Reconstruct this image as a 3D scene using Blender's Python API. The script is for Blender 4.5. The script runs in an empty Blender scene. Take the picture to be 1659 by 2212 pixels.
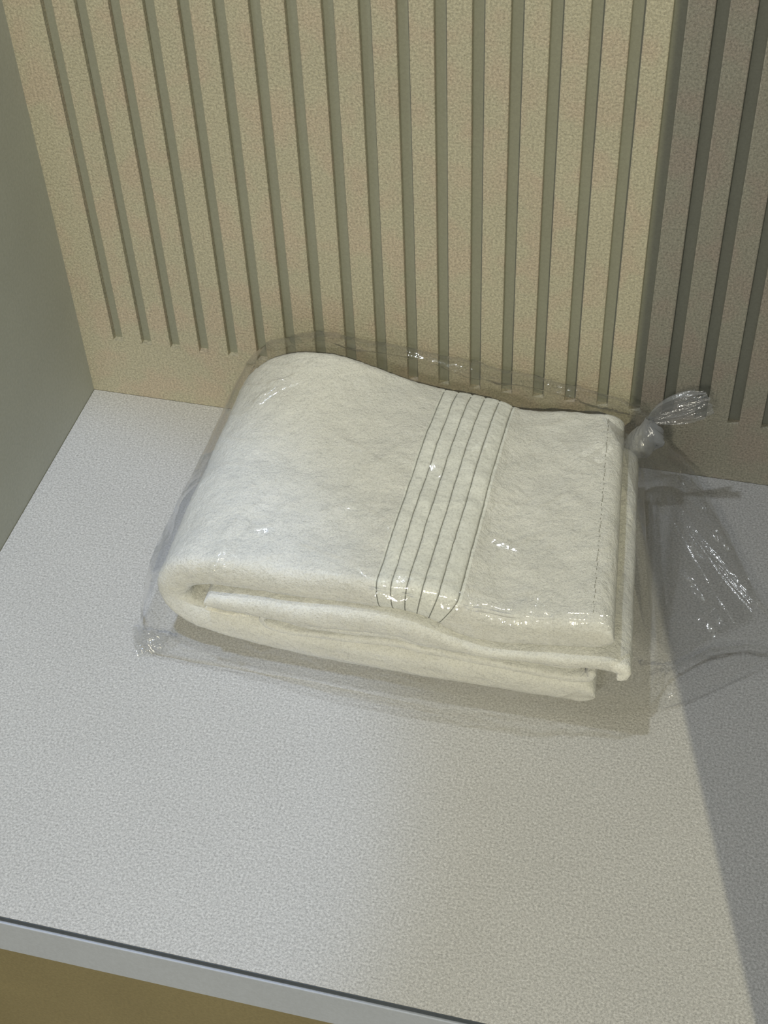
import bpy, math, random
import numpy as np
from mathutils import Matrix, Vector

C = bpy.context.scene.collection
SC = bpy.context.scene

# ------------------------------------------------------------ camera
cam_d = bpy.data.cameras.new('camera')
cam = bpy.data.objects.new('camera', cam_d)
C.objects.link(cam)
cam_d.sensor_fit = 'VERTICAL'
cam_d.sensor_height = 24.0
cam_d.lens = 3154.49 / 2212.0 * 24.0
cam_d.clip_start = 0.01
R = Matrix(((0.96945576, -0.14919245, 0.19467189),
            (0.24249519, 0.70201982, -0.66960007),
            (-0.03676423, 0.69635464, 0.71675561)))
M4 = R.to_4x4()
M4.translation = Vector((0.50168, -0.85413, 0.81703))
cam.matrix_world = M4
SC.camera = cam

# ------------------------------------------------------------ world, lights, exposure
w = bpy.data.worlds.new('world')
SC.world = w
w.use_nodes = True
bg = w.node_tree.nodes['Background']
bg.inputs[0].default_value = (1.0, 0.99, 0.96, 1)
bg.inputs[1].default_value = 0.20


def lamp(name, kind, loc, target, power, color, size, size_y=None):
    d = bpy.data.lights.new(name, kind)
    d.energy = power
    d.color = color
    if kind == 'AREA':
        d.shape = 'DISK' if size_y is None else 'RECTANGLE'
        d.size = size
        if size_y is not None:
            d.size_y = size_y
    else:
        d.shadow_soft_size = size
    o = bpy.data.objects.new(name, d)
    C.objects.link(o)
    o.location = loc
    o.rotation_euler = (Vector(target) - Vector(loc)).to_track_quat('-Z', 'Y').to_euler()
    return o


# warm spot outside the niche: the partition on the right cuts it off along a sharp line
lamp('warm_downlight', 'AREA', (1.824, -4.6, 3.95), (0.30, -0.2, 0.0), 156.0, (1.0, 0.91, 0.58), 0.014)
# neutral lamp above the bench, close to the back wall
lamp('bench_downlight', 'AREA', (0.10, -0.16, 1.30), (0.27, -0.2, 0.0), 3.2, (0.88, 0.94, 1.0), 0.04)
# added frontal fill light, an unseen lamp that brightens the fluted wall
lamp('front_fill_light', 'AREA', (0.05, -3.3, 2.2), (0.35, 0.0, 0.2), 24.0, (1.0, 0.95, 0.80), 0.35)
# cool spotlight whose soft-edged pool covers the left of the bench
cs = lamp('cool_spotlight', 'SPOT', (0.05, -0.38, 1.62), (-0.04, -0.42, 0.0), 29.0, (0.50, 0.66, 1.0), 0.03)
cs.data.spot_size = math.radians(31.0)
cs.data.spot_blend = 0.35

SC.view_settings.view_transform = 'Standard'
SC.view_settings.look = 'None'
SC.view_settings.exposure = 0.0
SC.view_settings.gamma = 1.0
SC.view_settings.use_curve_mapping = False
SC.cycles.transparent_max_bounces = 24
SC.cycles.max_bounces = 10
SC.cycles.caustics_reflective = False
SC.cycles.caustics_refractive = False


# ------------------------------------------------------------ helpers
def tag(o, label=None, cat=None, group=None, kind=None):
    if label: o['label'] = label
    if cat: o['category'] = cat
    if group: o['group'] = group
    if kind: o['kind'] = kind
    return o


def mesh_obj(name, verts, faces, mat, parent=None, smooth=True):
    me = bpy.data.meshes.new(name)
    me.from_pydata([tuple(v) for v in verts], [], [tuple(f) for f in faces])
    me.validate()
    me.update()
    if smooth:
        me.polygons.foreach_set('use_smooth', [True] * len(me.polygons))
    me.materials.append(mat)
    o = bpy.data.objects.new(name, me)
    C.objects.link(o)
    if parent: o.parent = parent
    return o


def empty(name, loc=(0, 0, 0)):
    o = bpy.data.objects.new(name, None)
    C.objects.link(o)
    o.location = loc
    o.empty_display_size = 0.02
    return o


def box_data(x0, x1, y0, y1, z0, z1, b=0.0):
    """box with its vertical and horizontal edges chamfered by b"""
    if b <= 0:
        v = [(x, y, z) for z in (z0, z1) for y in (y0, y1) for x in (x0, x1)]
        f = [(0, 2, 3, 1), (4, 5, 7, 6), (0, 1, 5, 4), (2, 6, 7, 3), (0, 4, 6, 2), (1, 3, 7, 5)]
        return v, f
    import bmesh
    bm = bmesh.new()
    v, f = box_data(x0, x1, y0, y1, z0, z1)
    vs = [bm.verts.new(p) for p in v]
    for q in f: bm.faces.new([vs[i] for i in q])
    bmesh.ops.recalc_face_normals(bm, faces=bm.faces[:])
    bmesh.ops.bevel(bm, geom=bm.edges[:], offset=b, segments=2, affect='EDGES', profile=0.5)
    bm.verts.index_update()
    v = [tuple(a.co) for a in bm.verts]
    f = [tuple(a.index for a in q.verts) for q in bm.faces]
    bm.free()
    return v, f


def box(name, x0, x1, y0, y1, z0, z1, mat, parent=None, b=0.0):
    v, f = box_data(x0, x1, y0, y1, z0, z1, b)
    return mesh_obj(name, v, f, mat, parent, smooth=False)


# vectorised gradient noise -----------------------------------------
_rng = np.random.RandomState(7)
_perm = _rng.permutation(512).astype(np.int64)
_perm = np.concatenate([_perm, _perm, _perm])
_grad = _rng.normal(size=(512, 3))
_grad /= np.linalg.norm(_grad, axis=1)[:, None]


def pn(x, y, z=0.0):
    x, y, z = np.broadcast_arrays(np.asarray(x, float), np.asarray(y, float), np.asarray(z, float))
    xi = np.floor(x).astype(np.int64); yi = np.floor(y).astype(np.int64); zi = np.floor(z).astype(np.int64)
    xf, yf, zf = x - xi, y - yi, z - zi
    u, v, t = [a * a * a * (a * (a * 6 - 15) + 10) for a in (xf, yf, zf)]
    out = 0
    for dx in (0, 1):
        for dy in (0, 1):
            for dz in (0, 1):
                h = _perm[(_perm[(_perm[(xi + dx) % 512] + yi + dy) % 512] + zi + dz) % 512]
                g = _grad[h]
                d = g[..., 0] * (xf - dx) + g[..., 1] * (yf - dy) + g[..., 2] * (zf - dz)
                wgt = (u if dx else 1 - u) * (v if dy else 1 - v) * (t if dz else 1 - t)
                out = out + d * wgt
    return out


def fbm(x, y, z=0.0, o=3):
    s = 0; a = 1.0
    for i in range(o):
        s = s + a * pn(x * 2 ** i + 13.1 * i, y * 2 ** i + 7.7 * i, z)
        a *= 0.5
    return s


def ridge(x, y, z=0.0, p=3.0):
    """thin sharp ridges where the noise crosses zero"""
    return np.clip(1 - np.abs(pn(x, y, z)) * 3.0, 0, 1) ** p


def interp_path(pts, n):
    """Catmull-Rom through rows of pts, resampled by arc length of the first two columns"""
    P = np.array(pts, float)
    P = np.vstack([2 * P[0] - P[1], P, 2 * P[-1] - P[-2]])
    out = []
    for i in range(1, len(P) - 2):
        t = np.linspace(0, 1, 24, endpoint=False)[:, None]
        a, b, c, d = P[i - 1], P[i], P[i + 1], P[i + 2]
        out.append(0.5 * ((2 * b) + (-a + c) * t + (2 * a - 5 * b + 4 * c - d) * t ** 2 + (-a + 3 * b - 3 * c + d) * t ** 3))
    out.append(P[-2][None])
    Q = np.vstack(out)
    s = np.concatenate([[0], np.cumsum(np.linalg.norm(np.diff(Q[:, :2], axis=0), axis=1))])
    if isinstance(n, (int, np.integer)):
        tt = np.linspace(0, s[-1], n)
    else:
        tt = np.asarray(n) * s[-1]
    return np.stack([np.interp(tt, s, Q[:, k]) for k in range(Q.shape[1])], 1), s[-1]


def grid_faces(nu, nv, off=0, flip=False):
    i = np.arange(nu - 1)[:, None]; j = np.arange(nv - 1)[None, :]
    a = (i * nv + j + off).ravel(); b = a + nv; c = b + 1; d = a + 1
    f = np.stack([a, d, c, b] if flip else [a, b, c, d], 1)
    return f


# ------------------------------------------------------------ materials
def new_mat(name):
    m = bpy.data.materials.new(name)
    m.use_nodes = True
    nt = m.node_tree
    return m, nt, nt.nodes, nt.links, nt.nodes['Principled BSDF']


def noise(nt, scale, detail=3.0, rough=0.6):
    tc = nt.nodes.new('ShaderNodeNewGeometry')
    n = nt.nodes.new('ShaderNodeTexNoise')
    n.inputs['Scale'].default_value = scale
    n.inputs['Detail'].default_value = detail
    n.inputs['Roughness'].default_value = rough
    nt.links.new(tc.outputs['Position'], n.inputs['Vector'])
    return n


def ramp(nt, fac, stops):
    r = nt.nodes.new('ShaderNodeValToRGB')
    r.color_ramp.elements[0].position = stops[0][0]; r.color_ramp.elements[0].color = (*stops[0][1], 1)
    r.color_ramp.elements[1].position = stops[-1][0]; r.color_ramp.elements[1].color = (*stops[-1][1], 1)
    for p, c in stops[1:-1]:
        e = r.color_ramp.elements.new(p); e.color = (*c, 1)
    nt.links.new(fac, r.inputs['Fac'])
    return r


def mix_col(nt, a, b, fac, mode='MIX'):
    m = nt.nodes.new('ShaderNodeMixRGB')
    m.blend_type = mode
    if isinstance(fac, float): m.inputs['Fac'].default_value = fac
    else: nt.links.new(fac, m.inputs['Fac'])
    for k, s in (('Color1', a), ('Color2', b)):
        if isinstance(s, tuple): m.inputs[k].default_value = (*s, 1)
        else: nt.links.new(s, m.inputs[k])
    return m.outputs['Color']


def bump(nt, src, strength, dist, prev=None):
    b = nt.nodes.new('ShaderNodeBump')
    b.inputs['Strength'].default_value = strength
    b.inputs['Distance'].default_value = dist
    nt.links.new(src, b.inputs['Height'])
    if prev: nt.links.new(prev, b.inputs['Normal'])
    return b.outputs['Normal']


def mul(c, k): return tuple(a * k for a in c)


def speckled(name, base, amp, grain_scale=420.0, big_amp=0.04, rough=0.55, bstr=0.3, bdist=0.0006, tint=None, spec=0.4):
    """paint or laminate with a stippled, finely mottled surface"""
    m, nt, N, L, p = new_mat(name)
    n1 = noise(nt, grain_scale, 3.0, 0.75)
    r1 = ramp(nt, n1.outputs['Fac'], [(0.32, mul(base, 1 - amp)), (0.5, base), (0.68, mul(base, 1 + amp))])
    n2 = noise(nt, 14.0, 3.0, 0.6)
    r2 = ramp(nt, n2.outputs['Fac'], [(0.3, (1 - big_amp,) * 3), (0.7, (1 + big_amp,) * 3)])
    col = mix_col(nt, r1.outputs['Color'], r2.outputs['Color'], 1.0, 'MULTIPLY')
    if tint:
        n3 = noise(nt, 30.0, 2.0, 0.5)
        r3 = ramp(nt, n3.outputs['Fac'], [(0.45, (1, 1, 1)), (0.62, tint)])
        col = mix_col(nt, col, r3.outputs['Color'], 1.0, 'MULTIPLY')
    L.new(col, p.inputs['Base Color'])
    p.inputs['Roughness'].default_value = rough
    p.inputs['Specular IOR Level'].default_value = spec
    n4 = noise(nt, grain_scale * 0.9, 2.0, 0.6)
    L.new(bump(nt, n4.outputs['Fac'], bstr, bdist), p.inputs['Normal'])
    return m


M_table = speckled('table_laminate', (0.50, 0.50, 0.51), 0.34, 640.0, 0.02, 0.5, 0.55, 0.0008)
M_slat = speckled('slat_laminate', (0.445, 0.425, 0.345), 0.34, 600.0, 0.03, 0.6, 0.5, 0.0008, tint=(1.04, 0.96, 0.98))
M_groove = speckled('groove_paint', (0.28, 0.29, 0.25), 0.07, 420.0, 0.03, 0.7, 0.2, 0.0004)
M_wall = speckled('wall_paint', (0.43, 0.45, 0.42), 0.07, 380.0, 0.03, 0.7, 0.25, 0.0005)
M_edge = speckled('edge_band_laminate', (0.46, 0.51, 0.64), 0.05, 420.0, 0.03, 0.45, 0.15, 0.0004)
M_joint = speckled('dark_joint', (0.07, 0.085, 0.11), 0.1, 300.0, 0.05, 0.6, 0.1, 0.0003)  # dark joint line between bench top and edge band
M_front = speckled('front_board', (0.25, 0.215, 0.125), 0.12, 420.0, 0.06, 0.6, 0.3, 0.0005)
M_floor = speckled('floor_tile', (0.30, 0.28, 0.24), 0.08, 60.0, 0.04, 0.5, 0.1, 0.0005)


def terry(name, base, scale=800.0, bstr=0.9, bdist=0.0015):
    m, nt, N, L, p = new_mat(name)
    n1 = noise(nt, scale, 3.0, 0.7)
    r1 = ramp(nt, n1.outputs['Fac'], [(0.32, mul(base, 0.78)), (0.52, base), (0.7, mul(base, 1.04))])  # darker flecks paint the shade between the loops into the colour
    n2 = noise(nt, 38.0, 3.0, 0.6)
    r2 = ramp(nt, n2.outputs['Fac'], [(0.32, (0.955, 0.955, 0.95)), (0.68, (1.02, 1.02, 1.02))])
    col = mix_col(nt, r1.outputs['Color'], r2.outputs['Color'], 1.0, 'MULTIPLY')
    L.new(col, p.inputs['Base Color'])
    p.inputs['Roughness'].default_value = 1.0
    p.inputs['Specular IOR Level'].default_value = 0.1
    p.inputs['Sheen Weight'].default_value = 0.15
    n3 = noise(nt, scale * 0.55, 4.0, 0.75)
    n4 = noise(nt, 90.0, 2.0, 0.6)
    b = bump(nt, n4.outputs['Fac'], 0.5, 0.004)
    L.new(bump(nt, n3.outputs['Fac'], bstr, bdist, b), p.inputs['Normal'])
    return m


M_terry = terry('white_terry', (0.87, 0.88, 0.88))
M_border = terry('woven_border', (0.84, 0.865, 0.865), 700.0, 0.35, 0.0007)
M_hem = terry('hem_tape', (0.90, 0.895, 0.86), 800.0, 0.3, 0.0006)
M_stitch, nt_, _, _, p_ = new_mat('stitch_thread')
p_.inputs['Base Color'].default_value = (0.27, 0.28, 0.27, 1)
p_.inputs['Roughness'].default_value = 0.9


def film(name, tint, gain, rough, haze=0.0, bumps=0.0):
    """thin clear plastic: mostly see-through, mirror-like by Fresnel"""
    m = bpy.data.materials.new(name)
    m.use_nodes = True
    nt = m.node_tree; N = nt.nodes; L = nt.links
    N.remove(N['Principled BSDF'])
    out = N['Material Output']
    tr = N.new('ShaderNodeBsdfTransparent'); tr.inputs[0].default_value = (*tint, 1)
    gl = N.new('ShaderNodeBsdfGlossy'); gl.inputs['Roughness'].default_value = rough
    gl.inputs['Color'].default_value = (1, 1, 1, 1)
    # Schlick reflectance, the same from both sides of the film
    lw = N.new('ShaderNodeLayerWeight'); lw.inputs['Blend'].default_value = 0.5
    pw = N.new('ShaderNodeMath'); pw.operation = 'POWER'; pw.inputs[1].default_value = 4.0
    L.new(lw.outputs['Facing'], pw.inputs[0])
    mu = N.new('ShaderNodeMath'); mu.operation = 'MULTIPLY_ADD'; mu.inputs[1].default_value = 0.75
    mu.inputs[2].default_value = 0.055 * gain
    mu.use_clamp = True
    L.new(pw.outputs[0], mu.inputs[0])
    if bumps > 0:
        n = noise(nt, 70.0, 4.0, 0.7)
        nn = bump(nt, n.outputs['Fac'], 1.0, bumps)
        L.new(nn, gl.inputs['Normal'])
    base = tr.outputs[0]
    if haze > 0:
        df = N.new('ShaderNodeBsdfDiffuse'); df.inputs[0].default_value = (0.8, 0.82, 0.86, 1)
        tl = N.new('ShaderNodeBsdfTranslucent'); tl.inputs[0].default_value = (0.8, 0.82, 0.86, 1)
        ms = N.new('ShaderNodeMixShader'); ms.inputs[0].default_value = 0.4
        L.new(df.outputs[0], ms.inputs[1]); L.new(tl.outputs[0], ms.inputs[2])
        mh = N.new('ShaderNodeMixShader'); mh.inputs[0].default_value = haze
        L.new(base, mh.inputs[1]); L.new(ms.outputs[0], mh.inputs[2])
        base = mh.outputs[0]
    mx = N.new('ShaderNodeMixShader')
    L.new(mu.outputs[0], mx.inputs[0]); L.new(base, mx.inputs[1]); L.new(gl.outputs[0], mx.inputs[2])
    L.new(mx.outputs[0], out.inputs['Surface'])
    return m


M_film = film('clear_film', (0.99, 0.99, 0.988), 1.0, 0.06, 0.010, 0.0004)
M_film_d = film('gathered_film', (0.95, 0.95, 0.945), 1.5, 0.14, 0.05, 0.001)
M_knot = film('knotted_film', (0.85, 0.86, 0.88), 1.8, 0.20, 0.48, 0.001)
M_tail = film('tail_film', (0.88, 0.89, 0.90), 1.8, 0.15, 0.22, 0.001)

# ------------------------------------------------------------ the setting
PITCH, X0, GW, DEP = 0.025, 0.02873, 0.0083, 0.005
ZB = 0.0588
ZT = 1.65
XR = 0.8765
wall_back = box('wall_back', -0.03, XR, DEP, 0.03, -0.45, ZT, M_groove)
tag(wall_back, kind='structure')
box('bottom_rail', 0.0, XR, 0.0, DEP, 0.0, ZB, M_slat, wall_back)
tag(box('side_stile', 0.0, X0, 0.0, DEP, ZB, ZT, M_slat, wall_back))
slat_me = None
k = 0
while X0 + k * PITCH + GW < XR - 0.01:
    xa = X0 + k * PITCH + GW
    if slat_me is None:
        s0 = box('slat', 0.0, PITCH - GW, 0.0, DEP, ZB - 0.0005, ZT, M_slat, wall_back, b=0.0007)
        slat_me = s0.data
        s0.location = (xa, 0, 0)
    else:
        o = bpy.data.objects.new('slat', slat_me)
        C.objects.link(o)
        o.parent = wall_back
        o.location = (xa, 0, 0)
    k += 1
tag(box('wall_left', -0.03, 0.0, -0.52, DEP, -0.45, ZT, M_wall), kind='structure')
# the partition that closes the niche on the right (its front edge throws the shadow line on the bench)
tag(box('wall_right', XR, XR + 0.05, -1.412, 0.03, -0.45, 2.3, M_wall), kind='structure')
tag(box('floor', -0.5, 2.6, -5.0, 0.03, -0.47, -0.45, M_floor), kind='structure')

# ------------------------------------------------------------ the bench
bench = empty('bench', (0.44, -0.24, -0.45))
tag(bench, 'white speckled laminate bench top against the fluted wall, blue-grey front edge band', 'bench')


def child(o, parent):
    o.parent = parent
    o.matrix_parent_inverse = Matrix.Translation(-Vector(parent.location))
    return o


DF = 0.4803
child(box('bench_top', 0.0005, XR - 0.0005, -DF, -0.0003, -0.040, 0.0, M_table), bench)
child(box('joint_strip', 0.0005, XR - 0.0005, -DF - 0.0006, -DF - 0.00005, -0.0045, -0.0004, M_joint), bench)
eb = child(box('edge_band', 0.0005, XR - 0.0005, -DF - 0.0022, -DF - 0.00005, -0.0425, -0.0048, M_edge, b=0.0007), bench)
tag(eb, 'blue-grey edge band')
fp = child(box('front_panel', 0.0005, XR - 0.0005, -DF + 0.004, -DF + 0.022, -0.449, -0.0405, M_front), bench)
tag(fp, 'olive-brown front panel')

# ------------------------------------------------------------ the towel
towel = empty('towel', (0.315, -0.14, 0.0))
tag(towel, 'thick white terry bath towel folded into a rectangle, sealed inside the clear bag', 'towel')


def warp(x, y, z):
    """lean and slump of the whole folded towel"""
    t = np.clip((y + 0.25) / 0.22, 0, 1)            # 0 front, 1 back
    kx = np.clip((x - 0.36) / 0.12, 0, 1)
    kl = np.clip((0.26 - x) / 0.10, 0, 1)
    x2 = x - 0.0225 * t * kx - 0.004 * t * kl
    up = np.clip(z / 0.09, 0, 1)
    hump = 0.012 * np.exp(-((x - 0.222) / 0.042) ** 2) * np.clip((t - 0.45) / 0.5, 0, 1) ** 1.3
    dx = np.clip((x - 0.250) / 0.075, 0, 1); dx = dx * dx * (3 - 2 * dx)
    dt = np.clip((t - 0.52) / 0.48, 0, 1); dt = dt * dt
    dip = -0.0165 * dx * dt * (1 - 0.55 * np.clip((x - 0.37) / 0.05, 0, 1)) - 0.002 * kx * t
    und = 0.0028 * fbm(x * 22, y * 16, 3.0, 2) + 0.0012 * fbm(x * 55 + y * 30, y * 40, 8.0, 2)
    z2 = z + up ** 2 * (hump + dip + und)
    # the front bottom edge does not touch the bench: it curls up a little
    z2 = z2 + 0.0065 * np.clip(1 - z / 0.032, 0, 1) * np.clip(1 - (y + 0.25) / 0.035, 0, 1)
    return x2, y, z2


def yfront(x):
    return -0.2475 - 0.003 * np.sin((x - 0.15) * 9.0) + 0.006 * np.clip((0.185 - x) / 0.04, 0, 1) ** 1.0


_phi = np.radians(np.array([0, 2, 5, 10, 17, 25, 34, 44, 55, 67, 78, 90.0]))
PD = 1 - np.cos(_phi) ** 0.72        # blunt rounded front edge: depth ...
PE = np.sin(_phi) ** 0.72            # ... and half thickness there
PD[-1] = 1.0


def towel_sheet(name, pts, mat, s_range=(0, 1), yf=0.0, yb=-0.030, ds=0.0022, dy=0.0022, edge=None, ends=(True, True),
                shrink=1.0, rough_amp=0.0008, yr=0.0095, seed=0.0, grooves=(), stri=0.0):
    """a padded cloth layer: the centre line pts (x, z, half thickness) swept back from the front"""
    L_all = interp_path(pts, 50)[1]
    n = max(12, int((s_range[1] - s_range[0]) * L_all / ds))
    u = np.linspace(s_range[0], s_range[1], n)
    extra = []
    if ends[0]: extra += list(s_range[0] + np.array([0.0004, 0.001, 0.0018, 0.003, 0.0045]) / L_all)
    if ends[1]: extra += list(s_range[1] - np.array([0.0004, 0.001, 0.0018, 0.003, 0.0045]) / L_all)
    for g in grooves: extra += list(g + np.array([-0.0012, -0.0007, -0.0003, 0, 0.0003, 0.0007, 0.0012]) / L_all)
    u = np.unique(np.round(np.concatenate([u, extra]), 6)) if len(extra) else u
    P, Ls = interp_path(pts, u)
    x, z, h = P[:, 0], P[:, 1], P[:, 2]
    F, _ = interp_path(pts, np.clip(u + 0.002, 0, 1)); B, _ = interp_path(pts, np.clip(u - 0.002, 0, 1))
    tx, tz = F[:, 0] - B[:, 0], F[:, 1] - B[:, 1]
    l = np.hypot(tx, tz) + 1e-9
    nx, nz = tz / l, -tx / l                        # towards the outer side of the fold
    d0 = (u - s_range[0]) * Ls; d1 = (s_range[1] - u) * Ls
    e = np.ones_like(u)
    if ends[0]: q = np.clip(d0 / np.maximum(h, .001), 0, 1); e = e * np.sqrt(1 - (1 - q) ** 2)
    if ends[1]: q = np.clip(d1 / np.maximum(h, .001), 0, 1); e = e * np.sqrt(1 - (1 - q) ** 2)
    gd = np.zeros_like(u)
    for g in grooves: gd = gd + np.exp(-(((u - g) * Ls) / 0.00075) ** 2)
    nb = int(0.18 / dy)
    yF = yfront(x) + yf
    span = yb - yF                                  # per column
    rr = np.minimum(yr, h * 1.15)[:, None]
    D = np.concatenate([rr * PD[None, :], rr + (span[:, None] - rr) * np.linspace(0, 1, nb + 1)[None, 1:]], 1)
    ey = np.concatenate([PE, np.ones(nb)])[None, :] + 0 * D
    V = np.zeros(D.shape[1])
    Y = yF[:, None] + D
    q = np.clip((yb - Y) / 0.010, 0, 1); eb_ = np.sqrt(1 - (1 - q) ** 2)
    H = h[:, None] * e[:, None] * np.minimum(ey, eb_)
    wob = 0.0012 * fbm(u[:, None] * 14 + seed, Y * 20, seed, 2) * np.clip(D / 0.01, 0.4, 1)
    wob = wob + stri * pn(u[:, None] * Ls * 500, Y * 9, seed) * np.clip(D / 0.02, 0, 1)
    verts = []
    for sgn in (1, -1):
        rn = rough_amp * (pn(u[:, None] * Ls * 330, Y * 330, seed + sgn) + 0.6 * pn(u[:, None] * Ls * 700, Y * 700, seed + 5)) * (e[:, None] > 1e-6) * (eb_ > 1e-6)
        HH = sgn * (H + rn * np.minimum(1, ey * 2) * (e[:, None] > 0)) + wob
        if sgn > 0: HH = HH - gd[:, None] * 0.0011
        X = x[:, None] + nx[:, None] * HH
        Z = z[:, None] + nz[:, None] * HH
        yy = Y + 0.0011 * fbm(u[:, None] * 25, Z * 30, seed + 9, 2) * (D < 0.02)
        X, yy, Z = warp(X, yy, Z)
        Z = np.maximum(Z, 0.0006)
        verts.append(np.stack([X, yy, Z], -1).reshape(-1, 3))
    nu, nv = len(u), len(V)
    f1 = grid_faces(nu, nv)
    f2 = grid_faces(nu, nv, nu * nv, True)
    # weld the two skins where they meet
    idx = np.arange(2 * nu * nv)
    ii = np.arange(nu) * nv
    for j in (0, nv - 1): idx[nu * nv + ii + j] = ii + j
    jj = np.arange(nv)
    if ends[0]: idx[nu * nv + jj] = jj
    if ends[1]: idx[nu * nv + (nu - 1) * nv + jj] = (nu - 1) * nv + jj
    f = [f1, idx[f2]]
    o = mesh_obj(name, np.vstack(verts), np.vstack(f), mat)
    return child(o, towel)


OUT = [(0.475, 0.0795, .0125), (0.455, 0.0785, .0135), (0.42, 0.0745, .0145), (0.3945, 0.0725, .016), (0.376, 0.0755, .0165), (0.362, 0.0830, .0155), (0.345, 0.0875, .0140),
       (0.327, 0.0885, .0135), (0.285, 0.0850, .0135), (0.224, 0.0815, .0135), (0.195, 0.0785, .0135), (0.178, 0.0700, .0128),
       (0.1685, 0.0570, .0125), (0.1675, 0.0430, .0125), (0.1760, 0.0310, .0130), (0.196, 0.0250, .0150), (0.222, 0.0215, .0165),
       (0.260, 0.0175, .0165), (0.326, 0.0170, .0165), (0.390, 0.0175, .0165), (0.432, 0.0160, .0145), (0.467, 0.0165, .0150)]
_d, Ltot = interp_path(OUT, 50)
_q, _ = interp_path(OUT, 4000)


def s_at(xx):       # position along the upper run for a given x
    kk = np.arange(4000)[: int(4000 * 0.45)]
    return kk[np.argmin(np.abs(_q[: len(kk), 0] - xx))] / 3999.0


sL, sR = s_at(0.3172), s_at(0.3665)
lines = [0.3186, 0.3279, 0.3372, 0.3462, 0.3556, 0.3650]
LG = [s_at(a) for a in lines]
towel_sheet('right_half_fold', OUT, M_terry, (0.0, sR), ends=(True, False), seed=1.0)
ob = towel_sheet('woven_border', OUT, M_border, (sR, sL), ends=(False, False), seed=1.0, rough_amp=0.00025, grooves=LG)
tag(ob, 'flat woven border band with six dark stitch lines')
towel_sheet('outer_fold', OUT, M_terry, (sL, 1.0), ends=(False, True), seed=1.0)

# the six stitched lines of the border
for a, g in zip(lines, LG):
    P, _ = interp_path(OUT, [g, min(g + 0.002, 1)])
    px, pz, ph = P[0]
    t = P[1] - P[0]; l = math.hypot(t[0], t[1]); nx, nz = t[1] / l, -t[0] / l
    vs = []; fs = []
    r_ = min(0.0095, ph * 1.15)
    yv = np.concatenate([r_ * PD[9:0:-1], r_ * PD, np.arange(r_ + 0.0015, 0.2105, 0.0015)])
    ev = np.concatenate([-PE[9:0:-1], PE, np.ones(len(yv) - len(PE) - 9)])
    yF = float(yfront(np.array(px)))
    for j, dd in enumerate(yv):
        y = yF + dd - 0.0001
        e = min(float(ev[j]), math.sqrt(max(0, 1 - (1 - min(max((-0.030 - y) / 0.010, 0), 1)) ** 2)))
        wob = 0.0012 * float(fbm(np.array(g * 14 + 1.0), np.array(y * 20), 1.0, 2)) * min(max(dd / 0.01, .4), 1)
        hh = ph * e + wob - 0.0009 * e * (e > 0)
        jx = 0.0005 * float(pn(y * 160, a * 50, 2.0)) + 0.0006 * float(pn(y * 45, a * 50, 5.0))
        c = warp(np.array(px + nx * hh + jx), np.array(y), np.array(pz + nz * hh))
        r = 0.00038 + 0.00008 * math.sin(j * 2.6)
        yo = 0.0011 * float(fbm(np.array(g * 25), np.array((pz + nz * hh) * 30), 10.0, 2)) if dd < 0.02 else 0
        for q in range(6):
            an = q * math.pi / 3
            vs.append((float(c[0]) + r * math.cos(an), float(c[1]) + yo, float(c[2]) + r * math.sin(an)))
    for j in range(len(yv) - 1):
        for q in range(6):
            b = (q + 1) % 6
            fs.append((j * 6 + q, j * 6 + b, j * 6 + 6 + b, j * 6 + 6 + q))
    fs.append(tuple(range(5, -1, -1))); fs.append(tuple(len(vs) - 6 + q for q in range(6)))
    child(mesh_obj('stitch_line', vs, fs, M_stitch), towel)

# dashed seam of the hem along the right edge
vs = []; fs = []
gh = s_at(0.4600)
P, _ = interp_path(OUT, [gh, min(gh + 0.002, 1)])
px, pz, ph = P[0]
for j in range(46):
    for half in (0, 1):
        y = -0.238 + j * 0.0043 + half * (0.0022 + 0.0012 * math.sin(j * 5.3))
        dd = y - float(yfront(np.array(px)))
        hh = ph * float(np.interp(dd, 0.0095 * PD, PE)) + 0.0012 * float(fbm(np.array(gh * 14 + 1.0), np.array(y * 20), 1.0, 2)) + 0.0003
        c = warp(np.array(px + 0.0004 * math.sin(j * 2.1)), np.array(y), np.array(pz + hh))
        for q in range(4):
            an = q * math.pi / 2
            vs.append((float(c[0]) + 0.00028 * math.cos(an), float(c[1]), float(c[2]) + 0.00028 * math.sin(an)))
    b0 = j * 8
    for q in range(4):
        b = (q + 1) % 4
        fs.append((b0 + q, b0 + b, b0 + 4 + b, b0 + 4 + q))
M_seam, _a, _b, _c, p2_ = new_mat('hem_thread')
p2_.inputs['Base Color'].default_value = (0.45, 0.45, 0.42, 1)
p2_.inputs['Roughness'].default_value = 0.9
child(mesh_obj('hem_stitching', vs, fs, M_seam), towel)

# second folded layer, sticking out on the right, its right end turned down
SEC = [(0.480, 0.0490, .0048), (0.4838, 0.0540, .0050), (0.478, 0.0590, .0052), (0.458, 0.0590, .0052), (0.43, 0.0565, .0048), (0.392, 0.0540, .0035),
       (0.352, 0.0590, .0095), (0.326, 0.0640, .0105), (0.272, 0.0590, .0112), (0.230, 0.0580, .0085), (0.1945, 0.0560, .0062)]
towel_sheet('middle_fold', SEC, M_terry, yf=-0.0060, yb=-0.040, seed=2.0, stri=0.0005)
CRL = [(0.226, 0.0475, .0014), (0.210, 0.0445, .0014), (0.198, 0.0450, .0014), (0.1945, 0.0480, .0014), (0.200, 0.0500, .0012)]
towel_sheet('turned_corner', CRL, M_hem, yf=-0.003, yb=-0.17, seed=3.0, ds=0.001)
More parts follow.
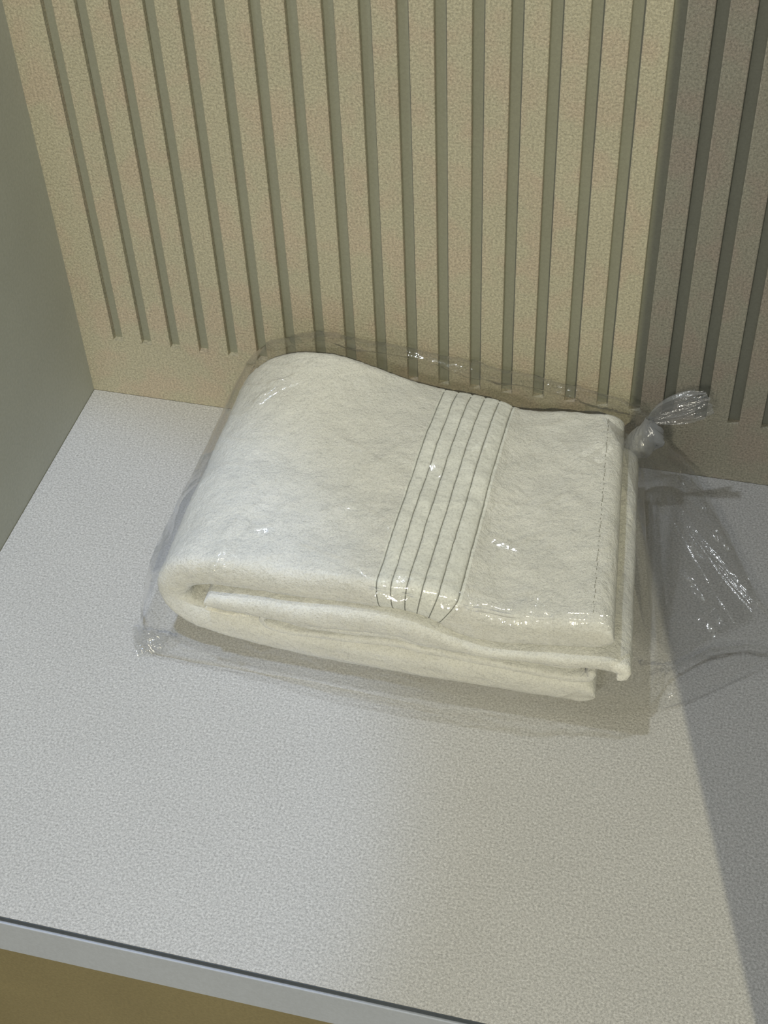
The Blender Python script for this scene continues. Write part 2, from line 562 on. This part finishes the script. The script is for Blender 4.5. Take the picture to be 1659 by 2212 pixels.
# third layer: a flattened loop open at its curled left end
THR = [(0.452, 0.0462, .0028), (0.392, 0.0470, .0028), (0.352, 0.0458, .0028), (0.326, 0.0490, .0030), (0.290, 0.0440, .0028), (0.262, 0.0440, .0026),
       (0.244, 0.0465, .0022), (0.2350, 0.0440, .0022), (0.2335, 0.0390, .0024), (0.240, 0.0345, .0026), (0.256, 0.0335, .0026), (0.290, 0.0358, .0028), (0.326, 0.0402, .0032),
       (0.352, 0.0385, .0032), (0.392, 0.0365, .0032), (0.4325, 0.0335, .0032), (0.455, 0.0345, .0034), (0.4625, 0.0385, .0032), (0.461, 0.0440, .0030)]
towel_sheet('inner_fold', THR, M_terry, yf=0.0005, yb=-0.045, seed=4.0)
INN = [(0.455, 0.0410, .0022), (0.392, 0.0418, .0018), (0.33, 0.0448, .0016), (0.28, 0.0398, .0016), (0.252, 0.0385, .0015), (0.2435, 0.0400, .0013),
       (0.2435, 0.0425, .0012), (0.249, 0.0420, .0012)]
towel_sheet('curled_hem', INN, M_terry, yf=0.006, yb=-0.10, seed=5.0, ds=0.0012)
FLP = [(0.4845, 0.0420, .0022), (0.4860, 0.0300, .0022), (0.4830, 0.0170, .0022), (0.4790, 0.0080, .0020)]
towel_sheet('side_hem', FLP, M_hem, yf=0.060, yb=-0.045, seed=6.0, ds=0.001)

# ------------------------------------------------------------ the plastic bag
bag = empty('plastic_bag', (0.36, -0.14, 0.0))
tag(bag, 'clear crinkled plastic bag around the folded towel, knotted at its back right corner', 'plastic bag')


def lerp(x, tab):
    a = np.array(tab, float)
    return [np.interp(x, a[:, 0], a[:, k]) for k in range(1, a.shape[1])]


# x, back y, back top z, front top y, front top z, front bottom y
BT = [(0.1330, -0.060, 0.004, -0.230, 0.004, -0.252),
      (0.1375, -0.035, 0.030, -0.240, 0.020, -0.256),
      (0.1450, -0.016, 0.055, -0.243, 0.050, -0.260),
      (0.1550, -0.008, 0.072, -0.246, 0.078, -0.262),
      (0.1700, -0.006, 0.088, -0.249, 0.094, -0.2625),
      (0.2100, -0.006, 0.0985, -0.251, 0.097, -0.2625),
      (0.2700, -0.006, 0.1000, -0.2565, 0.1015, -0.2625),
      (0.3250, -0.006, 0.0958, -0.2585, 0.105, -0.2645),
      (0.3600, -0.006, 0.0900, -0.2575, 0.102, -0.2655),
      (0.4150, -0.006, 0.0820, -0.2565, 0.098, -0.260),
      (0.4520, -0.010, 0.0790, -0.249, 0.098, -0.2535),
      (0.4720, -0.016, 0.0720, -0.246, 0.096, -0.2480),
      (0.4880, -0.010, 0.0400, -0.236, 0.060, -0.2430),
      (0.5000, -0.010, 0.0230, -0.222, 0.026, -0.2380),
      (0.5120, -0.020, 0.0150, -0.205, 0.012, -0.2340),
      (0.5376, -0.066, 0.0120, -0.180, 0.009, -0.2160),
      (0.5621, -0.118, 0.0100, -0.170, 0.007, -0.1950),
      (0.5790, -0.142, 0.0100, -0.168, 0.006, -0.1810),
      (0.6200, -0.150, 0.0070, -0.160, 0.006, -0.1720)]
nx_, nv_ = 340, 260
X = np.concatenate([np.linspace(0.133, 0.16, 36, endpoint=False), np.linspace(0.16, 0.62, nx_ - 36)])
yb_, zb_, yt_, zt_, yf_ = lerp(X, BT)
v = np.linspace(0, 1, nv_)
GX = np.repeat(X[:, None], nv_, 1)
GY = np.zeros_like(GX); GZ = np.zeros_like(GX); NY = np.zeros_like(GX); NZ = np.zeros_like(GX)
for i in range(nx_):
    yb, zb, yt, zt, yf = yb_[i], zb_[i], yt_[i], zt_[i], yf_[i]
    hh = min(zb, zt)
    r1 = min(0.014, 0.4 * zb); r2 = min(0.016, 0.45 * zt)
    bow = min(0.006, 0.12 * zt)
    pts = [(yb - 0.001, 0.0012), (yb, 0.5 * zb), (yb, zb - r1), (yb - 0.3 * r1, zb - 0.3 * r1), (yb - r1, zb),
           (yb * 0.75 + yt * 0.25, zb * 0.75 + zt * 0.25 + 0.000), (yb * 0.4 + yt * 0.6, zb * 0.4 + zt * 0.6),
           (yt + r2, zt), (yt + 0.3 * r2, zt - 0.25 * r2), (yt - 0.1 * r2, zt - r2), (yt - bow * 1.6, zt * 0.45), (yf + 0.0015, 0.22 * zt), (yf, 0.0012)]
    Q, _ = interp_path(pts, nv_)
    GY[i], GZ[i] = Q[:, 0], Q[:, 1]
    ty, tz = np.gradient(Q[:, 0]), np.gradient(Q[:, 1])
    l = np.hypot(ty, tz) + 1e-9
    NY[i], NZ[i] = tz / l * 1.0, -ty / l * 1.0      # outward
hump_f = 0.0115 * np.exp(-((GX - 0.220) / 0.046) ** 2) * np.clip((GY + 0.165) / 0.10, 0, 1) * np.clip((-0.004 - GY) / 0.03, 0, 1) * (GZ > 0.05)
GZ = GZ + hump_f
fr_mask = np.clip((GX - 0.46) / 0.04, 0, 1)
# creases: long soft folds plus a net of sharp little ridges
w1 = fbm(GX * 16, GY * 16, GZ * 16, 2)
px_ = GX + 0.02 * pn(GX * 18, GY * 18, 4.0); py_ = GY + GZ + 0.02 * pn(GX * 18, GY * 18, 9.0)
c1 = ridge(px_ * 20 + py_ * 11, py_ * 26 - px_ * 6, 1.0, 4.0)
c2 = ridge(px_ * 46, py_ * 46, 5.0, 3.0)
c3 = ridge(px_ * 95, py_ * 95, 7.0, 2.0)
amp = 0.35 + 0.65 * np.clip(0.5 + 2.2 * pn(GX * 13, py_ * 13, 3.0), 0, 1)
disp = 0.0024 + 0.0006 * w1 + amp * (0.0026 * c1 + 0.0010 * c2 + 0.0003 * c3)
disp += fr_mask * (0.0030 * pn(GX * 34, GY * 34, 2.0) + 0.0010 * pn(GX * 110, GY * 110, 6.0))
# diagonal bridge folds running from the front towards the knot
rad = np.arctan2(GY + 0.03, GX - 0.47)
disp += 0.0016 * np.clip(1 - np.abs(pn(rad * 5.0, 0.0, 1.5)) * 4, 0, 1) ** 2 * np.clip((GX - 0.30) / 0.15, 0, 1) * np.clip(GZ / 0.05, 0, 1)
# the long horizontal fold across the front
ff = np.exp(-((GZ - (0.046 - 0.03 * (GX - 0.30))) / 0.0038) ** 2) * np.clip((GX - 0.25) / 0.03, 0, 1) * np.clip((0.43 - GX) / 0.03, 0, 1) * (GY < -0.2)
disp = disp * (1 - 0.8 * ff) + 0.0052 * ff
bk = np.exp(-((GY + 0.024 + 0.004 * np.sin(GX * 60)) / 0.0035) ** 2) * (GZ > 0.06) * np.clip((GX - 0.20) / 0.04, 0, 1)
disp -= (0.0045 + 0.002 * pn(GX * 60, 0.0, 4.0)) * bk
# single sharp creases (polylines x, y) on top of the towel and on the loose part beside it
TOP = [[(0.1785, -0.2656), (0.1919, -0.2573), (0.2069, -0.2489)], [(0.2072, -0.2497), (0.215, -0.2641)], [(0.2625, -0.2348), (0.2829, -0.239), (0.3067, -0.2452)], [(0.3317, -0.2451), (0.351, -0.2479), (0.3704, -0.2454)], [(0.3788, -0.2492), (0.4046, -0.2496), (0.4238, -0.2395), (0.4392, -0.2598)], [(0.3865, -0.1953), (0.4031, -0.2004), (0.4216, -0.1813)], [(0.2604, -0.1272), (0.2813, -0.1351), (0.2976, -0.1461)], [(0.4112, -0.1569), (0.4272, -0.1375)], [(0.196, -0.0814), (0.2131, -0.0785)], [(0.3279, -0.1325), (0.3389, -0.1445)], [(0.2115, -0.0729), (0.1897, -0.096)], [(0.4062, -0.0693), (0.4206, -0.0535)], [(0.2941, -0.1908), (0.3153, -0.204)]]
LOW = [[(0.5302, -0.1618), (0.539, -0.1511)], [(0.5352, -0.1628), (0.5409, -0.1724)], [(0.4956, -0.116), (0.5051, -0.1107)], [(0.493, -0.1914), (0.4973, -0.1733)], [(0.5224, -0.1323), (0.5445, -0.1586)], [(0.5093, -0.1027), (0.5215, -0.1234)]]


def crease(px, py, line, wid):
    d = np.full(px.shape, 1.0)
    for (x0, y0), (x1, y1) in zip(line[:-1], line[1:]):
        lx, ly = x1 - x0, y1 - y0
        t_ = np.clip(((px - x0) * lx + (py - y0) * ly) / (lx * lx + ly * ly), 0, 1)
        d = np.minimum(d, np.hypot(px - x0 - t_ * lx, py - y0 - t_ * ly))
    return np.clip(1 - d / wid, 0, 1) ** 1.3


for ln in TOP: disp += 0.0030 * crease(GX, GY + 0.0008 * pn(GX * 120, GY * 120, 1.0), ln, 0.0060) * (GZ > 0.06)
for ln in LOW: disp += 0.0026 * crease(GX, GY, ln, 0.0045) * (GZ < 0.04)
edge = np.minimum(1, np.minimum(v, 1 - v) / 0.03)[None, :]
disp = disp * edge + 0.0006
BX = GX; BY = GY + NY * disp; BZ = np.maximum(GZ + NZ * disp, 0.0008)
BY = np.minimum(BY, -0.0008)
verts = np.stack([BX, BY, BZ], -1).reshape(-1, 3)
child(mesh_obj('bag_film', verts, grid_faces(nx_, nv_), M_film), bag)

# loose flattened corner at the front left
nu, nv = 60, 50
U, W = np.meshgrid(np.linspace(0, 1, nu), np.linspace(0, 1, nv), indexing='ij')
A = np.array([0.168, -0.248]); Bp = np.array([0.159, -0.264]); Cc = np.array([0.1300, -0.243]); Dd = np.array([0.1420, -0.2685])
px = (1 - U) * ((1 - W) * A[0] + W * Bp[0]) + U * ((1 - W) * Cc[0] + W * Dd[0])
py = (1 - U) * ((1 - W) * A[1] + W * Bp[1]) + U * ((1 - W) * Cc[1] + W * Dd[1])
px = px - 0.002 * np.sin(W * math.pi) * U + 0.0012 * pn(W * 5, U * 2, 1.0) * U
pz = 0.0012 + 0.010 * np.sin(np.clip(W, 0, 1) * math.pi) * (1 - 0.55 * U) + 0.0022 * ridge(U * 2.5 + W * 2, W * 4, 3.0, 2.0) + 0.0015 * pn(U * 6, W * 8, 2.0)
pz = np.maximum(pz, 0.001)
lo = np.stack([px, py, pz], -1).reshape(-1, 3)
child(mesh_obj('bag_corner', lo, grid_faces(nu, nv), M_film_d), bag)

# gathered neck: pleats fanning out of the knot over the towel's side and the bench
KN = np.array([0.4695, -0.037, 0.052])
base_pts = [(0.440, -0.052, 0.0945), (0.458, -0.085, 0.0945), (0.470, -0.120, 0.091), (0.4865, -0.150, 0.060), (0.497, -0.185, 0.020),
            (0.515, -0.195, 0.004), (0.540, -0.165, 0.003), (0.565, -0.143, 0.003), (0.5625, -0.118, 0.009), (0.5376, -0.064, 0.010), (0.514, -0.022, 0.010), (0.500, -0.007, 0.014), (0.487, -0.004, 0.030)]
Bc = np.array(base_pts)
nu, nv = 90, 320
s = np.linspace(0, len(Bc) - 1, nv)
bx = np.interp(s, np.arange(len(Bc)), Bc[:, 0]); by = np.interp(s, np.arange(len(Bc)), Bc[:, 1]); bz = np.interp(s, np.arange(len(Bc)), Bc[:, 2])
t = np.linspace(0.02, 1, nu)[:, None]
px = KN[0] + (bx - KN[0])[None] * t; py = KN[1] + (by - KN[1])[None] * t
sag = (0.010 * np.sin(np.pi * t)) * np.interp(s, [0, 2, 4, 9, 12], [0.0, 0.1, 0.9, 0.3, 0.1])[None]
pz = KN[2] + (bz - KN[2])[None] * t ** 0.8 - sag
gate = 0.30 + 0.7 * np.exp(-((s[None] - 9.6) / 1.0) ** 2)
ple = (1 - np.abs(pn(s[None] * 3.1 + 0.35 * pn(t * 4, s[None] * 0.8, 3.0), 0.7 * t, 1.0)) * 2.6) * 0.0026 * gate + 0.0008 * pn(s[None] * 9, t * 3, 2.0)
crk = 0.0034 * ridge(px * 85, py * 85, pz * 85, 2.0) * np.clip(t * 1.5 - 0.3, 0, 1) * np.exp(-((s[None] - 9.2) / 1.1) ** 2)
pz = pz + ple * (0.25 + t) + crk
py = np.minimum(py, -0.0008); pz = np.maximum(pz, 0.0016)
px = px + 0.0008 * pn(t * 14, s[None] * 4, 8.0)
child(mesh_obj('gathered_neck', np.stack([px + 0 * pz, py + 0 * pz, pz], -1).reshape(-1, 3), grid_faces(nu, nv), M_film_d), bag)

# knot: a tight twisted lump, pinched where the tail leaves it
nu, nv = 70, 72
U = np.linspace(0, 1, nu)[:, None]; A_ = np.linspace(0, 2 * math.pi, nv)[None, :]
ax = np.array([(0.4672, -0.0365, 0.0490), (0.4690, -0.0360, 0.0565), (0.4712, -0.0350, 0.0640), (0.4716, -0.0345, 0.0720), (0.4708, -0.0340, 0.0785), (0.4715, -0.0335, 0.0830)])
rad_ = [0.0060, 0.0105, 0.0112, 0.0080, 0.0036, 0.0026]
uu = np.linspace(0, 1, 6)
cx = np.interp(U, uu, ax[:, 0]); cy = np.interp(U, uu, ax[:, 1]); cz = np.interp(U, uu, ax[:, 2])
from_r = interp_path([(i / 5.0, r) for i, r in enumerate(rad_)], nu)[0][:, 1][:, None]
tw = A_ + 2.4 * U
r = from_r * (1 + 0.08 * np.abs(np.sin(tw * 2.5)) + 0.30 * pn(np.cos(tw) * 2.6, np.sin(tw) * 2.6, U * 2.2 + 9) + 0.16 * (0.5 - np.abs(pn(np.cos(tw) * 5, np.sin(tw) * 5, U * 5)) * 2) + 0.26 * pn(np.cos(A_) * 1.4 + 3, np.sin(A_) * 1.4, U * 3))
kx_ = cx + r * np.cos(A_) * 1.05; ky_ = cy + r * np.sin(A_) * 0.8; kz_ = cz + 0.0025 * np.cos(A_) * np.sin(U * math.pi) + 0 * r
child(mesh_obj('knot', np.stack([kx_, ky_, kz_], -1).reshape(-1, 3), grid_faces(nu, nv), M_knot), bag)

# the loose end beyond the knot, flaring into a pleated leaf
for kk, (dyo, sc_, ph) in enumerate([(0.0, 1.0, 0.0), (0.006, 0.85, 2.0)]):
    nu, nv = 80, 60
    U = np.linspace(0, 1, nu)[:, None]; W = np.linspace(-1, 1, nv)[None, :]
    cx = 0.4712 + 0.0405 * U * sc_; cz = 0.0800 + 0.0225 * U ** 0.8 * sc_
    cy = -0.0340 + dyo * U + 0.004 * U
    wid = 0.0022 + 0.0125 * np.sin(np.clip(U * 1.12, 0, 1) ** 0.75 * math.pi * 0.62) - 0.006 * np.clip(U - 0.8, 0, 1) * 2
    ang = math.radians(118)
    du, dw = math.cos(ang), math.sin(ang)
    ww = W * wid * sc_
    px = cx + du * ww + 0.0025 * (pn(W * 5 + ph, 1.0, 0) * U ** 3)
    pz = cz + dw * ww + 0.0045 * (pn(W * 4 + ph, 5.0, 0) * U ** 4)
    py = cy + 0.0035 * np.cos(W * 2.2 + ph) * U + 0.0030 * (1 - np.abs(pn(W * 4.2 + ph, U * 1.1, 3.0)) * 3) * (0.3 + U)
    py = np.minimum(py, -0.001)
    o = child(mesh_obj('knotted_end', np.stack([px, py, pz], -1).reshape(-1, 3), grid_faces(nu, nv), M_tail), bag)
